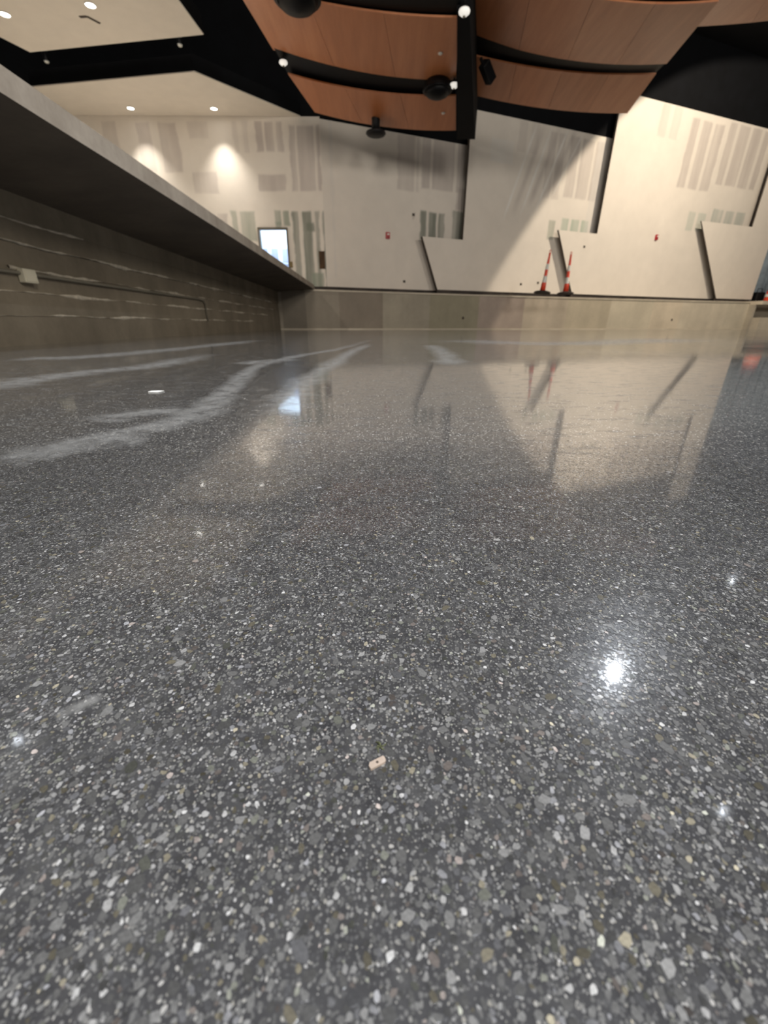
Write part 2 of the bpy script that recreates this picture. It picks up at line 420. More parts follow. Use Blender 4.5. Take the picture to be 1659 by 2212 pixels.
# ---- conduit and box on the left wall
cr = empty('conduit_run', (lwx(3.5), 3.5, .5), 'thin painted conduit with a cream junction box on the block wall', 'conduit')
cz = .487
pts = [(lwx(y) + .022, y, cz + (y - 3.5) * .002) for y in (2.0, 3.5, 5.5, 7.0)] + [(lwx(7.2) + .022, 7.2, cz - .004), (lwx(7.27) + .022, 7.27, cz - .05), (lwx(7.28) + .022, 7.28, .19)]
rel(tube('pipe', pts, .012, M['conduit']), cr)
bx = rel(box('junction_box', (lwx(3.52) + .03, 3.52, .472), (.05, .125, .092), M['cream'], bev=.006), cr)
bx['label'] = 'cream junction box'
rel(box('cover_plate', (lwx(3.52) + .057, 3.52, .472), (.006, .10, .072), M['cream'], bev=.002), cr)

# ---- far drywall walls: colour-layered grids
def quad_grid(corners, step=.03):
    """corners: bottom-left, bottom-right, top-right, top-left (world)"""
    bl, br, tr_, tl = [np.array(c, float) for c in corners]
    nu = max(2, int(max(np.linalg.norm(br - bl), np.linalg.norm(tr_ - tl)) / step)); nv = max(2, int(np.linalg.norm(tl - bl) / step))
    u = np.linspace(0, 1, nu + 1)[None, :, None]; v = np.linspace(0, 1, nv + 1)[:, None, None]
    P = (bl * (1 - u) + br * u) * (1 - v) + (tl * (1 - u) + tr_ * u) * v
    idx = np.arange((nu + 1) * (nv + 1)).reshape(nv + 1, nu + 1)
    F = np.stack([idx[:-1, :-1], idx[:-1, 1:], idx[1:, 1:], idx[1:, :-1]], -1).reshape(-1, 4)
    return P.reshape(-1, 3), F
def fnoise(s, z, sx, sz, seed):
    r_ = np.random.default_rng(seed); out = np.zeros_like(s)
    for k in range(5):
        fx = sx * (1.8 ** k); fz = sz * (1.8 ** k)
        a_, b_, c_, d_ = r_.uniform(0, 6.28, 4)
        out += (np.sin(s * fx + a_ + 1.7 * np.sin(z * fz * .7 + c_)) * np.sin(z * fz + b_ + 1.3 * np.sin(s * fx * .6 + d_))) * (.6 ** k)
    return out * .5
MUD = np.array((.80, .735, .655)); LAV = np.array((.50, .44, .405)); GRN = np.array((.31, .345, .275)); DGRN = np.array((.21, .225, .185)); PAP = np.array((.70, .665, .62)); WHT = np.array((.88, .85, .80))
def px_on_plane(q, plane): return on_pl(q[0], q[1], plane[0], plane[1])
def drywall(name, quads, plane, patches, label, thick=.12, base=MUD, step=.03, extra=None):
    """quads: list of 4 world corners; patches: (x0,x1,y0,y1 in survey pixels, colour, strength, stripes)"""
    org, nrm = plane; du = Vector((nrm.y, -nrm.x, 0)).normalized()
    if du.x < 0: du = -du
    V = []; Fc = []; nb = 0
    for qd in quads:
        p, f = quad_grid(qd, step); V.append(p); Fc.append(f + nb); nb += len(p)
    nfront = nb
    # thickness: back copies of the corner outline
    bn = Vector(nrm).normalized() * thick
    if bn.y < 0: bn = -bn
    for qd in quads:
        c = [Vector(x) + bn * .01 for x in qd] + [Vector(x) + bn for x in qd]
        V.append(np.array([tuple(x) for x in c]))
        b = nb; Fc.append(np.array([(b + 4, b + 7, b + 6, b + 5), (b, b + 1, b + 5, b + 4), (b + 1, b + 2, b + 6, b + 5), (b + 2, b + 3, b + 7, b + 6), (b + 3, b, b + 4, b + 7)])); nb += 8
    V = np.concatenate(V); Fc = np.concatenate(Fc)
    d = np.array(du); o3 = np.array(org)
    s = (V - o3) @ d; z = V[:, 2]
    colr = np.tile(base, (len(V), 1)) * (1 + .035 * fnoise(s, z, 1.1, .8, 5)[:, None])
    for k, (x0, x1, y0, y1, cc, al, stripes) in enumerate(patches):
        pa = px_on_plane(((x0 + x1) / 2, y0), plane); pb = px_on_plane(((x0 + x1) / 2, y1), plane)
        pl_ = px_on_plane((x0, (y0 + y1) / 2), plane); pr_ = px_on_plane((x1, (y0 + y1) / 2), plane)
        z1, z0 = pa.z, pb.z; s0 = (np.array(pl_) - o3) @ d; s1 = (np.array(pr_) - o3) @ d
        wob = .05 * fnoise(s, z, 2.5, 3.5, 11 + k)
        sd = np.minimum(np.minimum(s - s0, s1 - s) + wob, np.minimum(z - z0, z1 - z) + wob * .6)
        msk = np.clip(sd / .05 + .5, 0, 1)
        streak = np.clip(.82 + .35 * fnoise(s, z, 7, .5, 40 + k), .35, 1)
        msk = msk * streak * al
        for st in stripes:       # mud bands over the joint: fraction across, half width
            sc = s0 + (s1 - s0) * st[0]
            msk = msk * np.clip((np.abs(s - sc + wob * .3) - st[1]) / .04 + .5, 0.08, 1)
        colr = colr * (1 - msk[:, None]) + cc * msk[:, None]
    for (xa, ya_, xb, yb, hw, cc, al) in (extra or []):      # slanting strokes that paint in streaks of light
        pa = px_on_plane((xa, ya_), plane); pb = px_on_plane((xb, yb), plane)
        A2 = np.array([(np.array(pa) - o3) @ d, pa.z]); B2 = np.array([(np.array(pb) - o3) @ d, pb.z]); ab = B2 - A2; Lab = np.linalg.norm(ab)
        q = np.stack([s, z], 1) - A2; tt = (q @ ab) / Lab; pd = np.abs(q[:, 0] * ab[1] - q[:, 1] * ab[0]) / Lab
        msk = np.clip((hw - pd) / (hw * .8) , 0, 1) * np.clip(np.minimum(tt, Lab - tt) / .5, 0, 1) * al * np.clip(.8 + .5 * fnoise(s, z, 3, 2, 77), .2, 1)
        colr = colr * (1 - msk[:, None]) + cc * msk[:, None]
    me = bpy.data.meshes.new(name); me.from_pydata(V.tolist(), [], Fc.tolist()); me.update()
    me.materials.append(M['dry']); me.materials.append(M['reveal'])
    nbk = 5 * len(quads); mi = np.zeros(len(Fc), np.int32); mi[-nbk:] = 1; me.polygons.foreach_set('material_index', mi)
    at = me.color_attributes.new('tone', 'FLOAT_COLOR', 'POINT')
    rgba = np.ones((len(V), 4), np.float32); rgba[:, :3] = colr; at.data.foreach_set('color', rgba.ravel())
    o = link(name, me, M['dry']); return tag(o, label, 'wall', kind='structure')
def plane_of(s0, o0, s1, o1):
    a = so(s0, o0); b = so(s1, o1); d = (b - a).normalized(); return (a, Vector((-d.y, d.x, 0)))
def at_s(plane, s, z):
    """point on a tooth plane at stage coordinate s"""
    a, n = plane; d = Vector((n.y, -n.x, 0)); k = (s - (a - P0).dot(UU)) / d.dot(UU); p = a + d * k; return Vector((p.x, p.y, z))
PLA = (Vector((-1.9, 15.9, 0)), Vector((0, 1, 0)))
PLB = plane_of(.73, 1.60, 6.3, 1.95)
PLC = plane_of(5.65, 1.50, 12.0, 1.85)
PLD = plane_of(11.47, 1.50, 20.3, 1.90)
PLE = plane_of(19.88, 1.50, 22.0, 1.55)
cor = at_s(PLB, .73, 0); PLA = (Vector((cor.x, cor.y, 0)), Vector((0, 1, 0))); YA = cor.y
ZS = on_pl(500, 251, *PLA).z                       # soffit level
ZB = 1.30
# wall with the doorway (three pieces round the opening)
dl = on_pl(565, 540, *PLA).x; dr = on_pl(622, 540, *PLA).x; dz = on_pl(595, 496, *PLA).z
def va(x, z): return Vector((x, YA, z))
XA0 = -15.0
patA = [(232, 262, 262, 400, LAV, .45, []), (300, 388, 264, 372, LAV, .62, [(.45, .12)]), (405, 450, 262, 300, LAV, .4, []), (418, 470, 372, 418, LAV, .5, []), (505, 535, 262, 330, LAV, .4, [(.5, .07)]),
        (553, 610, 262, 328, LAV, .85, [(.3, .035), (.72, .05)]), (560, 617, 377, 412, LAV, .75, []), (628, 692, 270, 412, LAV, .75, [(.22, .03), (.85, .04)]), (470, 492, 462, 485, LAV, .6, []),
        (503, 553, 457, 520, GRN, .75, [(.3, .055)]), (596, 624, 456, 487, GRN, .85, [(.5, .03)]), (596, 607, 480, 497, GRN, .85, []),
        (636, 693, 457, 622, DGRN, .9, [(.30, .06), (.78, .055)]), (660, 680, 480, 500, DGRN, .9, []), (700, 709, 300, 455, LAV, .8, []), (701, 711, 456, 622, DGRN, .95, []), (676, 700, 590, 625, GRN, .9, [])]
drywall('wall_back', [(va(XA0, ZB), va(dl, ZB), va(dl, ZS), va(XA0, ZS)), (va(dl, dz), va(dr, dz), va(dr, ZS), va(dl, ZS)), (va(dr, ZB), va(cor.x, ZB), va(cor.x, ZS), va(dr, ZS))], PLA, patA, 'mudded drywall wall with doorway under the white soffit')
zb_top = 5.63
patB = [(858, 905, 292, 412, LAV, .5, [(.85, .04)]), (912, 1002, 304, 412, LAV, .75, [(.22, .05), (.8, .06)]), (830, 850, 262, 288, PAP, .5, []), (908, 960, 458, 521, DGRN, .95, [(.28, .045), (.68, .04)]), (975, 1004, 457, 521, DGRN, .95, [(.02, .02)]), (985, 1004, 405, 455, LAV, .8, []), (890, 896, 460, 475, LAV, .8, []), (716, 722, 262, 600, PAP, .5, [])]
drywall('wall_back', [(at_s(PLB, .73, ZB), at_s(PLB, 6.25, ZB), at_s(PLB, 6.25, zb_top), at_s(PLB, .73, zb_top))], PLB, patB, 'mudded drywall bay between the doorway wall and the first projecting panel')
zc_top = 6.40; zcs = on_pl(1000, 518, *PLC).z
sC = 5.65; cl_t = on_pl(912, 520, *PLC); cl_b = on_pl(945, 625, *PLC); cl_t.z = zcs; cl_b.z = ZB
patC = [(1180, 1215, 285, 430, LAV, .55, [(.5, .04)]), (1225, 1300, 300, 432, LAV, .70, [(.3, .06), (.7, .05)]), (1120, 1165, 262, 330, LAV, .35, [(.5, .08)]), (1060, 1110, 300, 352, np.array((.80, .77, .72)), .7, []), (1184, 1197, 476, 517, GRN, .75, []), (1211, 1270, 474, 509, np.array((.42, .49, .40)), .85, [(.3, .07), (.68, .06)]), (1278, 1296, 300, 505, PAP, .6, [])]
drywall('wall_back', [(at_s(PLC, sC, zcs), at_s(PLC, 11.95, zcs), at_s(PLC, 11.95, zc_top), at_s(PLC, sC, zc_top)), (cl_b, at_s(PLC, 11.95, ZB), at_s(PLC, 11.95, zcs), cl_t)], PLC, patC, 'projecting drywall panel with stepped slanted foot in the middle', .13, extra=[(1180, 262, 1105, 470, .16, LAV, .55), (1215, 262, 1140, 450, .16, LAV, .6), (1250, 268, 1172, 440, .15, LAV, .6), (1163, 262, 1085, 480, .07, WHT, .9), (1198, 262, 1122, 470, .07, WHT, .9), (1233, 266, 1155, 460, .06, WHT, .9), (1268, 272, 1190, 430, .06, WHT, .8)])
zd_top = 7.55; zds = on_pl(1290, 505, *PLD).z; sD = 11.47
dl_t = on_pl(1205, 509, *PLD); dl_b = on_pl(1236, 632, *PLD); dl_t.z = zds; dl_b.z = ZB
patD = [(1478, 1550, 258, 412, LAV, .75, [(.28, .10), (.66, .09)]), (1560, 1650, 270, 408, LAV, .75, [(.2, .09), (.52, .08), (.82, .09)]), (1425, 1470, 225, 300, LAV, .4, [(.5, .1)]), (1484, 1522, 459, 500, np.array((.55, .57, .50)), .8, [(.45, .08)]), (1536, 1606, 455, 497, np.array((.47, .49, .44)), .85, [(.34, .09), (.68, .08)]), (1622, 1636, 455, 492, LAV, .7, [])]
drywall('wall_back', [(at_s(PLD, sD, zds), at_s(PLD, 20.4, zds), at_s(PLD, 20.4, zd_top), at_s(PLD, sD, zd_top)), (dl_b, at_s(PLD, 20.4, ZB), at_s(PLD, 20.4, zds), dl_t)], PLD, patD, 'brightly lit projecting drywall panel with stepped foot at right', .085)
zes = on_pl(1625, 490, *PLE).z; sE = 19.88; el_t = on_pl(1510, 497, *PLE); el_b = on_pl(1548, 641, *PLE); el_t.z = zes; el_b.z = ZB
er = on_pl(1624, 643, *PLE); sEr = (er - P0).dot(UU)
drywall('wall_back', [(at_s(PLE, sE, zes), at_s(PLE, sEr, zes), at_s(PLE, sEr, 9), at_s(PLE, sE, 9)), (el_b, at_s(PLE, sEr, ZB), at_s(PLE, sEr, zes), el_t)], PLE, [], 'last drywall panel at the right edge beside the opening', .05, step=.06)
# dark base track under the drywall
def base_run(pts, label):
    n = len(pts); q = [Vector((p.x, p.y, 1.09)) for p in pts]
    o = ribbon_wall('baseboard_back', [p + NN * .05 for p in q], 1.09, ZB + .01, .05, M['base']); tag(o, label, 'baseboard', kind='structure')
base_run([va(XA0, 0), va(dl, 0)], 'dark base track left of the doorway'); base_run([va(dr, 0), va(cor.x, 0)], 'dark base track right of the doorway')
base_run([at_s(PLB, .73, 0), at_s(PLB, 6.2, 0)], 'dark base track under the plain bay')
base_run([cl_b, at_s(PLC, 11.9, 0)], 'dark base track under the middle panel')
base_run([dl_b, at_s(PLD, 20.3, 0)], 'dark base track under the bright panel')
base_run([el_b, at_s(PLE, sEr, 0)], 'dark base track under the last panel')

# ---- black upper walls and ceiling, white soffit panels
def blackwall(a, b, z0, z1, label):
    d = (b - a).normalized(); n = Vector((-d.y, d.x, 0)); q = [Vector((a.x, a.y, z0)), Vector((b.x, b.y, z0)), Vector((b.x, b.y, z1)), Vector((a.x, a.y, z1))]
    o = prism('wall_upper', [x + n * .04 for x in q], n * .2, M['black']); return tag(o, label, 'wall', kind='structure')
blackwall(va(XA0, 0), va(cor.x, 0), ZS, 9.5, 'black upper wall over the doorway wall')
blackwall(at_s(PLB, .73, 0), at_s(PLB, 6.3, 0), zb_top, 9.5, 'black upper wall over the plain bay')
blackwall(at_s(PLC, 5.65, 0), at_s(PLC, 12, 0), zc_top, 9.5, 'black upper wall over the middle panel')
blackwall(at_s(PLD, 11.47, 0), at_s(PLD, 20.4, 0), zd_top, 9.5, 'black upper wall over the bright panel')
ce = prism('ceiling', [Vector((-16, 2, 9.5)), Vector((27, 2, 9.5)), Vector((27, 31, 9.5)), Vector((-16, 31, 9.5))], (0, 0, .2), M['black']); tag(ce, 'black ceiling high above the hall', 'ceiling', kind='structure')
def soffit(name, corners, label):
    o = prism(name, [Vector((c[0], c[1], ZS)) for c in corners], (0, 0, .02), M['soffit'])
    k = prism('black_edge', [Vector((c[0], c[1], ZS + .021)) for c in corners], (0, 0, .30), M['black'], o)
    return tag(o, label, 'ceiling', kind='structure')
s2 = [on_z(67, 188, ZS), on_z(420, 155, ZS), on_z(648, 250, ZS)]
dirl = s2[0] - s2[1]
soffit('ceiling_panel', [s2[1] + dirl * 1.0, s2[1], (s2[2].x, YA - .005), (s2[0].x - .4, YA - .005)], 'white soffit with two downlights against the doorway wall')
s1 = [on_z(65, 113, ZS), on_z(440, 75, ZS), on_z(385, 0, ZS), on_z(0, 80, ZS)]
ra = s1[2] - s1[1]; la = s1[3] - s1[0]
soffit('ceiling_panel', [s1[0], s1[1], s1[1] + ra * 4.0, s1[0] + la * 7.0], 'nearer white soffit with access hatch at top left')

# ---- room beyond the doorway
rm = empty('doorway_room', (dl, YA, 1.1), 'bright daylit room seen through the doorway', 'room', kind='structure')
YR = YA + 2.6
rel(box('back_wall', ((dl + dr) / 2 - .6, YR, 2.9), (5, .1, 4), M['roomwall']), rm)
rel(box('room_side', (dr + .45, YA + 1.4, 2.9), (.1, 2.5, 4), M['roomwall']), rm)
rel(box('room_ceiling', ((dl + dr) / 2 - .6, YA + 1.4, 4.4), (5, 2.5, .1), M['roomwall']), rm)
for i in range(5):
    for j in range(2):
        rel(box('window_pane', (dl - .95 + i * .40, YR - .06, 2.52 - j * .62), (.25, .02, .44 if j == 0 else .7), M['pane']), rm)
rel(box('handrail', ((dl + dr) / 2 - .5, YR - .3, 2.17), (3, .03, .03), M['rail']), rm)
lamp('room_daylight', 'AREA', ((dl + dr) / 2, YA + 1.2, 4.2), 130, (.72, .86, 1.0), ((dl + dr) / 2, YR, 2.0), shape='SQUARE', size=1.0)
fr = empty('door_1', (dl, YA, 1.1), 'dark framed doorway opening in the drywall', 'door', kind='structure')
for x in (dl - .02, dr + .02): rel(box('frame_jamb', (x, YA - .01, (dz + 1.1) / 2), (.045, .16, dz - 1.1), M['frame']), fr)
rel(box('frame_head', ((dl + dr) / 2, YA - .01, dz + .02), (dr - dl + .085, .16, .045), M['frame']), fr)
pb = on_pl(696, 562, *PLA)
eb = empty('wall_recess', (pb.x, YA, pb.z), 'brown rectangular electrical recess right of the doorway', 'recess')
rel(box('recess_back', (pb.x, YA - .004, pb.z), (.17, .012, .50), M['brown']), eb)
for dx in (-.092, .092): rel(box('recess_rim', (pb.x + dx, YA - .012, pb.z), (.014, .03, .52), M['frame']), eb)
pl2 = on_pl(628, 560, *PLA)
box('door_hold_open', (pl2.x + .02, YA - .05, on_pl(628, 572, *PLA).z), (.07, .08, .16), plain('brass_hardware', (.22, .15, .05), .5), fr).matrix_parent_inverse = Matrix.Translation(-Vector(fr.location))

# ================================================================== OBJECTS
# ---- recessed downlights
def downlight(p, rad, mat_lens, label, group, power, color, spot, blend, drop=.0, target=None, soft=.05):
    r = empty('downlight', p, label, 'downlight', group)
    lathe('trim_ring', [(rad * 1.25, .0), (rad * 1.25, -.012), (rad, -.016), (rad, .0)], M['white'], r, 24, (0, 0, 0), capb=False, capt=False)
    lathe('lens', [(rad, -.006), (rad * .5, -.010), (.001, -.011)][::-1], mat_lens, r, 24, capb=False, capt=False)
    l = lamp('downlight_beam', 'SPOT', (0, 0, -.03), power, color, spot_size=spot, spot_blend=blend, shadow_soft_size=soft)
    l.parent = r
    if target is not None:
        l.rotation_euler = (Vector(target) - Vector(p)).normalized().to_track_quat('-Z', 'Y').to_euler()
    return r
g = 'downlights in the white soffits'
for (px, py, lab) in [(282, 233, 'left downlight of the pair close to the doorway wall'), (462, 234, 'right downlight of the pair close to the doorway wall')]:
    p = on_z(px, py, ZS); downlight((p.x, p.y, ZS - .001), .085, M['lamp'], lab, g, 230, NEUT, math.radians(80), 1.0, target=(p.x, p.y + .16, 0))
for (px, py, lab) in [(195, 10, 'round downlight beside the hatch in the nearer soffit'), (10, 30, 'downlight at the left edge of the nearer soffit')]:
    p = on_z(px, py, ZS); downlight((p.x, p.y, ZS - .001), .085, M['lamp'], lab, g, 700, NEUT, math.radians(108), .35)
# hatch outline
h0 = [on_z(172, 36, ZS), on_z(188, 35, ZS), on_z(216, 50, ZS)]
hp = empty('access_hatch', (h0[1].x, h0[1].y, ZS), 'dark open joint of an access hatch in the nearer soffit', 'hatch')
for a, b in ((0, 1), (1, 2)):
    c = (h0[a] + h0[b]) / 2; d = h0[b] - h0[a]
    rel(box('hatch_joint', (c.x, c.y, ZS - .004), (d.length, .05, .012), M['hole'], rot=Euler((0, 0, math.atan2(d.y, d.x)))), hp)
# small fixtures on the black soffit gap
for (px, py, lab) in [(100, 130, 'small white spot fixture at left in the black ceiling gap'), (388, 94, 'small white spot fixture at right in the black ceiling gap')]:
    p = on_z(px, py, ZS + .45)
    r = empty('spot_fixture', p, lab, 'light fixture', 'small fixtures in the black gap')
    lathe('can', [(.05, .25), (.06, .0), (.055, -.02)], M['blackm'], r, 16)
    lathe('lens', [(.06, -.022), (.045, -.05), (.01, -.06)][::-1], M['lens'], r, 16)
    tube('stem', [(0, 0, .25), (0, 0, 3.3)], .012, M['blackm'], r, 6)

# ---- high ceiling house lights whose glints show in the floor
for (px, py, z, pw, rad, lab) in [(1325, 1455, 8.6, 380, .06, 'bright cool high bay light over the right of the pit'), (40, 1602, 8.6, 6, .028, 'small high bay light over the stage at left'), (1580, 1256, 8.6, 6, .03, 'small high bay light beyond the right side'), (1560, 1756, 8.6, 5, .026, 'small high bay light over the right foreground')]:
    d = ray(px, py); gp = on_z(px, py, 0); d.z = -d.z; p = gp + d * (z / d.z)
    r = empty('high_bay_light', p, lab, 'ceiling light', 'high bay lights')
    lathe('housing', [(rad * .5, .30), (rad * 1.2, .06), (rad * 1.35, 0)], M['blackm'], r, 20, capb=True, capt=False)
    lathe('lens', [(rad, -.002), (rad * .5, -.02), (.002, -.025)][::-1], M['lampcool'], r, 20, capb=False, capt=False)
    tube('stem', [(0, 0, .3), (0, 0, 9.5 - z)], .015, M['blackm'], r, 6)
    l = lamp('high_bay_beam', 'SPOT', (0, 0, -.06), pw, COOL, spot_size=math.radians(64), spot_blend=.5, shadow_soft_size=rad * .8); l.parent = r
    l.rotation_euler = (Vector((.5, .3, 0)) - p).normalized().to_track_quat('-Z', 'Y').to_euler()

# ---- wooden acoustic canopies
def edge_curve(pxs, Y, n=25):
    """quadratic through three survey points, each at distance Y"""
    ps = [on_y(x, y, Y) for x, y in pxs]
    t1 = (ps[1].x - ps[0].x) / (ps[2].x - ps[0].x); out = []
    for i in range(n):
        u = i / (n - 1)
        L0 = (u - t1) * (u - 1) / (t1); L1 = u * (u - 1) / (t1 * (t1 - 1)); L2 = u * (u - t1) / (1 - t1)
        out.append(ps[0] * L0 + ps[1] * L1 + ps[2] * L2)
    return out
def sheet(name, near, far, th, mat, root, i0, i1, gap=0.0, rows=4):
    A = near[i0:i1 + 1]; B = far[i0:i1 + 1]; vs = []; fs = []; n = len(A)
    A = list(A); B = list(B)
    if gap:
        A[-1] = A[-1] + (A[-2] - A[-1]).normalized() * gap; B[-1] = B[-1] + (B[-2] - B[-1]).normalized() * gap
    for lay in (0, th):
        for r_ in range(rows + 1):
            for k in range(n):
                p = A[k].lerp(B[k], r_ / rows); vs.append((p.x, p.y, p.z + lay))
    q = (rows + 1) * n
    for r_ in range(rows):
        for k in range(n - 1):
            a = r_ * n + k; fs.append((a, a + n, a + n + 1, a + 1)); fs.append((q + a, q + a + 1, q + a + n + 1, q + a + n))
    for k in range(n - 1):
        fs.append((k, k + 1, q + k + 1, q + k)); a = rows * n + k; fs.append((a, q + a, q + a + 1, a + 1))
    for r_ in range(rows):
        a = r_ * n; fs.append((a, q + a, q + a + n, a + n)); a = r_ * n + n - 1; fs.append((a, a + n, q + a + n, q + a))
    me = mesh(name, vs, fs)
    return rel(link(name, me, mat), root)
CAN = {}
def canopy(key_, label, panels, leaves):
    base = on_y(*panels[0][1][2], panels[0][3])
    root = empty('acoustic_canopy', (base.x, base.y, base.z), label, 'acoustic canopy', 'curved wooden acoustic canopies')
    prev = None; store = []
    for (near_px, far_px, Yn, Yf) in panels:
        near = edge_curve(near_px, Yn); far = edge_curve(far_px, Yf); store.append((near, far))
        k = leaves; st = 24 // k
        for i in range(k): sheet('veneer_panel', near, far, .03, M['wood'], root, i * st, (i + 1) * st, .006 if i < k - 1 else 0)
    for a, b in zip(store, store[1:]):      # black band bridging the gap between panels
        up = lambda L, dy: [p + Vector((0, dy, .035)) for p in L]
        sheet('black_band', up(a[1], -.25), up(b[0], .25), .04, M['blackgloss'], root, 0, 24)
    CAN[key_] = (root, store); return root
L1n = [(498, -45), (760, 19), (990, 38)]; L1f = [(590, 108), (780, 160), (985, 176)]
L2n = [(622, 160), (790, 197), (985, 207)]; L2f = [(680, 243), (830, 274), (985, 282)]
R1n = [(1018, -85), (1270, -6), (1552, 3)]; R1f = [(1015, 75), (1210, 127), (1440, 138)]
R2n = [(1015, 118), (1200, 153), (1417, 160)]; R2f = [(1013, 203), (1180, 235), (1355, 245)]
cl = canopy('L', 'left curved cherry wood acoustic canopy of two tiers', [(L1n, L1f, 10.8, 12.9), (L2n, L2f, 13.2, 14.6)], 3)
cr2 = canopy('R', 'right curved cherry wood acoustic canopy with slanted right edge', [(R1n, R1f, 10.8, 12.9), (R2n, R2f, 13.2, 14.6)], 4)
R3n = [(1560, -75), (1700, -85), (1850, -110)]; R3f = [(1495, 58), (1600, 51), (1760, 32)]
cf = canopy('F', 'orange wood canopy partly seen at the top right corner', [(R3n, R3f, 11.2, 13.3)], 2)
# black band nearer the viewer, above the first tiers
for k_ in ('L', 'R'):
    root, st = CAN[k_]; nr = st[0][0]
    sheet('black_band', [p + Vector((0, -.55, .10)) for p in nr], [p + Vector((0, .2, .035)) for p in nr], .04, M['blackgloss'], root, 0, 24)
# black fascia beam between the two canopies
bm = bmesh.new()
fb = empty('canopy_beam', (1.95, 12.6, 5.2), 'black steel beam hanging between the two wooden canopies', 'beam')
def strip(name, q0, q1, mat): # hexahedron between two end quads (world)
    bm = bmesh.new(); v = [bm.verts.new(p) for p in list(q0) + list(q1)]
    for f in ((0, 1, 2, 3), (7, 6, 5, 4), (0, 4, 5, 1), (1, 5, 6, 2), (2, 6, 7, 3), (3, 7, 4, 0)): bm.faces.new([v[i] for i in f])
    bmesh.ops.recalc_face_normals(bm, faces=bm.faces); return link(name, bm_mesh(name, bm), mat)
a0, a1_ = on_y(986, 281, 14.9), on_y(1026, 302, 14.9); b0, b1 = on_y(990, -30, 10.6), on_y(1018, -30, 10.6)
zf = on_y(1015, 301, 14.9).z; zn = 5.35
rel(strip('beam_web', [Vector((a0.x + .03, 14.9, zf)), Vector((a1_.x, 14.9, zf)), Vector((a1_.x, 14.9, 6.6)), Vector((a0.x + .03, 14.9, 6.6))], [Vector((b0.x, 10.6, zn)), Vector((b1.x, 10.6, zn)), Vector((b1.x, 10.6, 6.6)), Vector((b0.x, 10.6, 6.6))], M['black']), fb)
for y in (11.2, 14.0):
    rel(tube('hanger_rod', [(1.95, y, 6.55), (1.95, y, 9.5)], .02, M['blackm']), fb)
# hangers for the canopies
for k_, xs in (('L', (-1.2, 1.0)), ('R', (2.8, 5.6)), ('F', (8.2,))):
    root, st = CAN[k_]
    for (nr, fr_) in st:
        for x in xs:
            mid = min(nr, key=lambda p: abs(p.x - x)).lerp(min(fr_, key=lambda p: abs(p.x - x)), .5)
            rel(tube('hanger_rod', [(mid.x, mid.y, mid.z + .03), (mid.x, mid.y, 9.5)], .012, M['blackm'], n=6), root)
# white lamp bosses on the black bands
for (px, py, Y, rr, lab) in [(1003, 25, 10.6, .105, 'white glass lamp at the top between the canopies'), (612, 135, 12.9, .095, 'white glass lamp at the left end of the black band'), (981, 184, 12.75, .10, 'white glass lamp at the lower right end of the left canopy')]:
    p = on_y(px, py, Y); r = empty('band_lamp', p, lab, 'lamp', 'white glass lamps on the canopies')
    lathe('globe', [(.002, -rr * .6), (rr * .55, -rr * .5), (rr * .95, -rr * .2), (rr, 0), (rr * .9, rr * .25)], M['glow'], r, 20)
    lathe('collar', [(rr * .8, rr * .2), (rr * .85, rr * .5), (rr * .4, rr * .9)], M['blackm'], r, 16)
    lathe('finial', [(rr * .22, -rr * .72), (rr * .25, -rr * .56), (rr * .1, -rr * .5)], M['conduit'], r, 10)
    tube('stem', [(0, 0, rr * .8), (0, 0, .35)], .02, M['blackm'], r, 6)
for (px, py, lab, tier) in [(958, 113, 'small white button on the upper tier of the left canopy', 0), (962, 245, 'small white button on the lower tier of the left canopy', 1)]:
    Y = 11.9 if tier == 0 else 13.95
    nr, fr_ = CAN['L'][1][tier]
    best = None
    for k in range(24):
        for q in range(21):
            s_ = nr[k].lerp(fr_[k], q / 20); v = s_ - CAM; dd = v.dot(FW); X = 829.5 + FPX * v.dot(RT) / dd; Yp = 1106 - FPX * v.dot(UP) / dd
            e = (X - px) ** 2 + (Yp - py) ** 2
            if best is None or e < best[0]: best = (e, s_)
    p = best[1]; r = empty('sprinkler_head', p, lab, 'sprinkler', 'white buttons on the left canopy')
    lathe('plate', [(.05, 0), (.05, -.012), (.02, -.03)], M['white'], r, 14)
# dome speakers under the left canopy
def dome(px, py, Y, rr, lab, stem):
    p = on_y(px, py, Y); r = empty('dome_speaker', p, lab, 'speaker', 'black dome fixtures')
    lathe('shell', [(rr * .35, rr * .75), (rr * .8, rr * .55), (rr, .1 * rr), (rr * .98, 0)], M['blackm'], r, 28)
    lathe('grille', [(rr * .96, -.002), (rr * .75, -rr * .25), (rr * .4, -rr * .4), (.004, -rr * .45)][::-1], M['blackgloss'], r, 28)
    lathe('rim', [(rr * 1.0, -.02), (rr * 1.06, 0), (rr * 1.0, .03)], M['blackgloss'], r, 28)
    tube('stem', [(0, 0, rr * .7), (0, 0, rr * .7 + stem)], .05, M['blackm'], r, 10)
dome(642, -2, 10.4, .40, 'large black dome speaker cut off by the top edge', .5)
dome(945, 196, 12.9, .33, 'black dome speaker under the right end of the left canopy', .3)
p = on_y(812, 292, 14.3); r = empty('pendant_fixture', p, 'black pendant disc hanging below the left canopy', 'light fixture')
lathe('disc', [(.24, 0), (.27, .03), (.26, .06), (.12, .11)], M['blackm'], r, 28)
lathe('face', [(.002, -.035), (.12, -.03), (.22, -.008), (.235, 0)], M['blackgloss'], r, 28)
lathe('neck', [(.11, .08), (.11, .32), (.13, .36)], M['blackm'], r, 18)
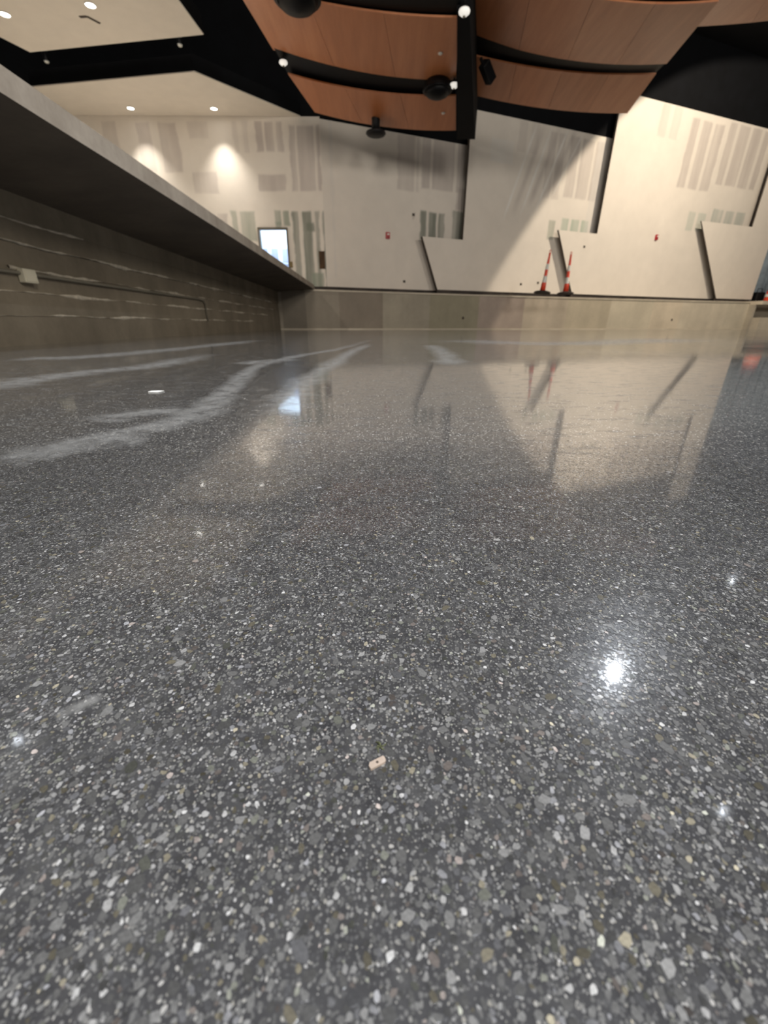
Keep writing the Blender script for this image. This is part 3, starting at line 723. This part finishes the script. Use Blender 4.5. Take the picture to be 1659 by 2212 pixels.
# box speaker on the right canopy
p = on_y(1053, 156, 12.95); r = empty('box_speaker', p, 'black tilted box loudspeaker on the right canopy', 'speaker')
r.rotation_euler = Euler((math.radians(30), math.radians(-52), math.radians(8)))
box('cabinet', (0, 0, 0), (.20, .20, .40), M['blackm'], r, bev=.015)
box('grille', (0, -.105, 0), (.17, .012, .36), M['blackgloss'], r, bev=.004)
box('bracket', (0, .04, .25), (.05, .05, .12), M['blackm'], r)

# ---- fire alarms on the drywall
def on_wall(px, py, plane): 
    p = on_pl(px, py, *plane); n = Vector(plane[1]);
    if n.y > 0: n = -n
    return p, n
def wall_thing(name, px, py, plane, label, cat, group=None):
    p, n = on_wall(px, py, plane); r = empty(name, p + n * .001, label, cat, group)
    r.rotation_euler = (0, 0, math.atan2(n.x, -n.y)); return r      # local -Y looks out of the wall
for px, py, pln, lab in ((837, 509, PLB, 'red fire alarm strobe on the plain bay'), (1417, 513, PLD, 'red fire alarm strobe on the brightly lit panel')):
    r = wall_thing('fire_alarm', px, py, pln, lab, 'fire alarm', 'red fire alarms')
    box('body', (0, -.03, 0), (.14, .06, .19), M['red'], r, bev=.01)
    box('strobe_lens', (0, -.072, .03), (.07, .03, .05), M['lens'], r, bev=.006)
    for k in range(3): box('sounder_slot', (0, -.0615, -.035 - .018 * k), (.08, .004, .008), M['hole'], r)
# holes and dark spots in the drywall
for px, py, pln, lab in ((873, 608, PLB, 'dark outlet hole low in the plain bay'), (1125, 614, PLC, 'dark outlet hole low in the middle panel'), (1162, 611, PLC, 'dark outlet hole beside the leaning shadow and cones'), (1262, 533, PLD, 'small oval scuff hole under the green board of the bright panel'), (893, 464, PLB, 'small dark drip mark hole left of the green board')):
    r = wall_thing('outlet_hole', px, py, pln, lab, 'hole', 'holes in the drywall')
    box('hole_back', (0, -.004, 0), (.085, .008, .05), M['hole'], r, bev=.003)
    for dz_ in (-.032, .032): box('rim', (0, -.006, dz_), (.10, .014, .010), M['frame'], r)

# ---- looper cones on the deck
def looper(px, py, lab, lean):
    p = on_z(px, py, 1.095); d = Vector((p.x, p.y, 0)).normalized(); p = Vector((p.x, p.y, 1.095)) + d * .25
    r = empty('channelizer_cone', p, lab, 'traffic cone', 'slim orange cones on the deck'); r.rotation_euler = (0, lean, .2)
    lathe('rubber_base', [(.27, 0), (.27, .03), (.20, .055), (.09, .075)], M['rubber'], r, 8, smooth=False)
    prof = [(.085, .07), (.074, .26), (.068, .30), (.048, .50), (.046, .66), (.036, .86), (.036, .92), (.028, 1.04), (.032, 1.10), (.018, 1.13)]
    lathe('cone_body', prof, M['orange'], r, 20)
    tube('handle_loop', [(.018 * math.cos(a) * 1.4, 0, 1.15 + .05 * math.sin(a)) for a in np.linspace(-.6, 3.74, 10)], .009, M['orange'], r, 6)
    for z0, z1, r0, r1 in ((.30, .48, .069, .050), (.66, .82, .0475, .039)):
        lathe('reflective_sleeve', [(r0 + .002, z0), (r1 + .002, z1)], M['white'], r, 20, capb=False, capt=False)
looper(1171, 632, 'left slim orange cone leaning right on the deck edge', math.radians(4))
looper(1221, 634, 'right slim orange cone with white sleeves on the deck edge', math.radians(-1))

# ---- things beyond the last panel at the right edge
q = on_pl(1655, 640, *PLE); 
def beyond(px, py, Y): return on_y(px, py, Y)
bp = beyond(1662, 652, 21.9)
bd = empty('traffic_drum', (bp.x + .12, 21.9, 1.095), 'orange red barrel at the right edge of the deck', 'barrel')
lathe('drum_body', [(.34, .05), (.34, .25), (.325, .26), (.325, .45), (.31, .46), (.30, .58)], M['orange'], bd, 24)
lathe('drum_base', [(.42, 0), (.42, .06), (.34, .08)], M['rubber'], bd, 20)
lathe('drum_band', [(.343, .30), (.335, .42)], M['white'], bd, 24, capb=False, capt=False)
bg_ = beyond(1645, 628, 22.4)
tb = empty('tool_bag', (bg_.x, 22.5, 1.095), 'black tool bag standing beside the orange barrel', 'bag')
box('bag_body', (0, 0, .28), (.42, .3, .5), M['blackm'], tb, bev=.06)
tube('bag_handle', [(-.12, 0, .5), (-.1, 0, .68), (.1, 0, .68), (.12, 0, .5)], .018, M['blackm'], tb)
bq = beyond(1668, 560, 25.5)
cu = empty('wall_drape', (bq.x - .2, 25.6, 1.095), 'blue grey hanging sheet behind the last drywall panel', 'drape')
vs = []; fs = []
for i in range(61):
    x = -.9 + i * .08; yy = .12 * math.sin(i * .9) + .05 * math.sin(i * 2.3)
    vs += [(x, yy, .02), (x, yy, 4.6)]
    if i: fs.append((2 * i - 2, 2 * i, 2 * i + 1, 2 * i - 1))
dme = mesh('sheet', vs, fs, True); dso = link('sheet', dme, M['blue'], cu); sm = dso.modifiers.new('t', 'SOLIDIFY'); sm.thickness = .02
tube('curtain_rail', [(-1.0, 0, 4.65), (4.0, 0, 4.65)], .03, M['frame'], cu)

# ---- slurry streaks on the floor
def streak(pxs, wid, seed):
    pts = [on_z(x, y, 0) for x, y in pxs]; pts = smooth_line([Vector((p.x, p.y, 0)) for p in pts], 8)
    n = len(pts); bm = bmesh.new(); uvl = bm.loops.layers.uv.new('UVMap'); prev = None
    rr = random.Random(seed)
    for i, p in enumerate(pts):
        d = (pts[min(i + 1, n - 1)] - pts[max(i - 1, 0)]).normalized(); nn = Vector((-d.y, d.x, 0))
        ww = wid * (0.75 + .5 * rr.random())
        row = [(bm.verts.new((p.x + nn.x * ww * k, p.y + nn.y * ww * k, .0006)), (i / (n - 1), (k + 1) / 2)) for k in (-1, -.5, 0, .5, 1)]
        if prev:
            for j in range(4):
                f = bm.faces.new((prev[j][0], prev[j + 1][0], row[j + 1][0], row[j][0]))
                for lp, src in zip(f.loops, (prev[j], prev[j + 1], row[j + 1], row[j])): lp[uvl].uv = src[1]
        prev = row
    bmesh.ops.recalc_face_normals(bm, faces=bm.faces)
    for f in bm.faces:
        if f.normal.z < 0: f.normal_flip()
    o = link('slurry_streak', bm_mesh('slurry_streak', bm), M['slurry'], floor); return o
streak([(805, 733), (740, 752), (650, 768), (560, 790), (505, 832), (440, 888), (380, 912), (300, 930), (220, 948), (90, 972), (-20, 990)], .05, 1)
streak([(800, 742), (760, 760), (715, 788), (672, 815), (635, 850), (600, 900)], .06, 2)
streak([(-40, 845), (60, 822), (130, 812), (230, 800), (330, 790), (460, 764)], .10, 3)
streak([(520, 787), (580, 780), (640, 776)], .10, 4)
streak([(200, 912), (300, 893), (380, 888), (460, 905)], .05, 5)
streak([(0, 1000), (120, 975), (230, 955), (330, 945)], .05, 6)
streak([(930, 745), (960, 765), (975, 790)], .10, 7)
streak([(30, 775), (200, 770), (420, 750), (560, 735)], .16, 8)
streak([(980, 735), (1150, 742), (1300, 740), (1480, 732)], .5, 9)

streak([(118, 1556), (150, 1537), (180, 1524), (222, 1504)], .0042, 10)

# ---- litter on the floor
p = on_z(337, 847, 0)
pc = prism('paper_scrap', [Vector((p.x - .014, p.y - .010, .001)), Vector((p.x + .012, p.y - .013, .001)), Vector((p.x + .016, p.y + .010, .001)), Vector((p.x + .0, p.y + .014, .001)), Vector((p.x - .015, p.y + .007, .001))], (0, 0, .0012), M['paper'])
tag(pc, 'small white paper scrap on the floor at left', 'scrap')
p = on_z(815, 1651, 0); r = empty('wood_chip', (p.x, p.y, .0003), 'beige rectangular chip with a small dark hole on the floor', 'chip'); r.rotation_euler = (0, 0, math.radians(30))
bm = bmesh.new()
S = .001
ol = [(-3.4, -1.25), (2.6, -1.35), (3.3, -.9), (3.5, .5), (3.1, 1.2), (-2.6, 1.35), (-3.5, .4)]
prism('chip_body', [Vector((x * S, y * S, 0)) for x, y in ol], (0, 0, .0011), M['tan'], r)
lathe('chip_hole', [(.00055, .00111), (.0005, .00116), (.0002, .00117)], M['hole'], r, 10)
p = on_z(822, 1614, 0); r = empty('lint_tuft', (p.x, p.y, .0002), 'tiny olive green lint tuft behind the beige chip', 'lint')
for k in range(9):
    a = rng.uniform(0, 6.28); L = rng.uniform(.0012, .003)
    tube('fibre', [(0, 0, .0002), (math.cos(a) * L * .5, math.sin(a) * L * .5, .0009), (math.cos(a + .5) * L, math.sin(a + .5) * L, .0003)], .00022, M['olive'], r, 5)

# ---- aggregate grains set flush in the near floor
def grain_set():
    N = 520000
    y = np.sqrt(rng.uniform(.02 ** 2, .62 ** 2, N)) ; y = rng.uniform(0.015, .62, N) ** 1.0
    x = rng.uniform(-1, 1, N) * .72
    keep = np.abs(x) < (.09 + .98 * y)
    keep &= rng.random(N) < np.clip((.62 - y) / .25, 0, 1)
    x, y = x[keep], y[keep]
    clump = .5 + .5 * fnoise(x * 1.0, y * 1.0, 60, 60, 3)
    rad = np.exp(rng.normal(math.log(.00060), .45, len(x))); rad = np.clip(rad, .0002, .0027)
    keep = rng.random(len(x)) < (.45 + .75 * clump)
    return x[keep], y[keep], rad[keep]
gx, gy, gr = grain_set()
order = np.argsort(-gr); gx, gy, gr = gx[order], gy[order], gr[order]
cell = .0013; grid = {}; ok = np.zeros(len(gx), bool)
for i in range(len(gx)):
    ci, cj = int(gx[i] // cell), int(gy[i] // cell); good = True; R_ = 3
    for a in range(ci - R_, ci + R_ + 1):
        for b in range(cj - R_, cj + R_ + 1):
            for j in grid.get((a, b), ()):
                if (gx[i] - gx[j]) ** 2 + (gy[i] - gy[j]) ** 2 < (.74 * (gr[i] + gr[j])) ** 2: good = False; break
            if not good: break
        if not good: break
    if good: ok[i] = True; grid.setdefault((ci, cj), []).append(i)
gx, gy, gr = gx[ok], gy[ok], gr[ok]; G = len(gx)
ka = 7
ang = np.linspace(0, 2 * np.pi, ka, endpoint=False)[None, :] + rng.normal(0, .16, (G, ka))
rr_ = gr[:, None] * rng.uniform(.66, 1.2, (G, ka)); el = rng.uniform(1.0, 1.65, G)[:, None]; th = rng.uniform(0, np.pi, G)[:, None]
lx = rr_ * np.cos(ang) * np.sqrt(el); ly = rr_ * np.sin(ang) / np.sqrt(el)
vx = gx[:, None] + lx * np.cos(th) - ly * np.sin(th); vy = gy[:, None] + lx * np.sin(th) + ly * np.cos(th)
vz = np.repeat((.00010 + .00010 * np.linspace(1, 0, G))[:, None], ka, 1)   # larger grains on top
u = rng.random(G)
val = np.interp(u, [0, .2, .5, .75, .9, .97, 1], [.046, .080, .125, .185, .265, .37, .56])
val = np.where(gr > .0014, val * .55 + .03, val)
hue = rng.random(G); gc = np.stack([val, val * .995, val * .985], 1)
gc[hue < .07] *= np.array((1.08, .99, .76)); gc[(hue > .07) & (hue < .12)] *= np.array((1.06, .93, .87)); gc[(hue > .12) & (hue < .18)] *= np.array((.98, 1.01, .88)); gc[(hue > .18) & (hue < .3)] *= np.array((.98, .99, 1.05))
# apparent size decides which grains are separate parts
app = gr / np.sqrt(gx ** 2 + gy ** 2 + CAMH ** 2) ** 1.5
v3 = np.stack([gx, gy, np.full(G, -CAMH)], 1); fwv = np.array(FW); rtv = np.array(RT); upv = np.array(UP)
dd = v3 @ fwv; X = 829.5 + FPX * (v3 @ rtv) / dd; Yp = 1106 - FPX * (v3 @ upv) / dd
vis = (X > 8) & (X < 1651) & (Yp < 2205)
ordr = np.argsort(-np.where(vis, app, -1)); top = ordr[:300]; rest = np.setdiff1d(np.arange(G), top)
for i in top:
    vs = [(vx[i, k] - gx[i], vy[i, k] - gy[i], 0) for k in range(ka)] + [((vx[i, k] - gx[i]) * 1.0, (vy[i, k] - gy[i]) * 1.0, -float(vz[i, 0])) for k in range(ka)]
    me = mesh('aggregate_stone', vs, [tuple(range(ka))] + [(k, k + ka, (k + 1) % ka + ka, (k + 1) % ka) for k in range(ka)])
    at = me.color_attributes.new('tone', 'FLOAT_COLOR', 'POINT'); at.data.foreach_set('color', np.tile(np.append(gc[i], 1), 2 * ka).astype(np.float32))
    o = link('aggregate_stone', me, M['agg'], floor); o.location = (float(gx[i]), float(gy[i]), float(vz[i, 0]))
    pm = me.polygons[0]
    if pm.normal.z < 0: me.flip_normals()
n = len(rest)
V = np.stack([vx[rest], vy[rest], vz[rest]], -1).reshape(-1, 3).astype(np.float32)
me = bpy.data.meshes.new('aggregate_field'); me.vertices.add(n * ka); me.vertices.foreach_set('co', V.ravel())
me.loops.add(n * ka); me.loops.foreach_set('vertex_index', np.arange(n * ka, dtype=np.int32))
me.polygons.add(n); me.polygons.foreach_set('loop_start', np.arange(0, n * ka, ka, dtype=np.int32)); me.update(calc_edges=True); me.validate()
at = me.color_attributes.new('tone', 'FLOAT_COLOR', 'POINT')
cc4 = np.ones((n, ka, 4), np.float32); cc4[:, :, :3] = gc[rest][:, None, :]; at.data.foreach_set('color', cc4.ravel())
ag = link('aggregate_field', me, M['agg'], floor); ag['kind'] = 'stuff'
print('grains', G)
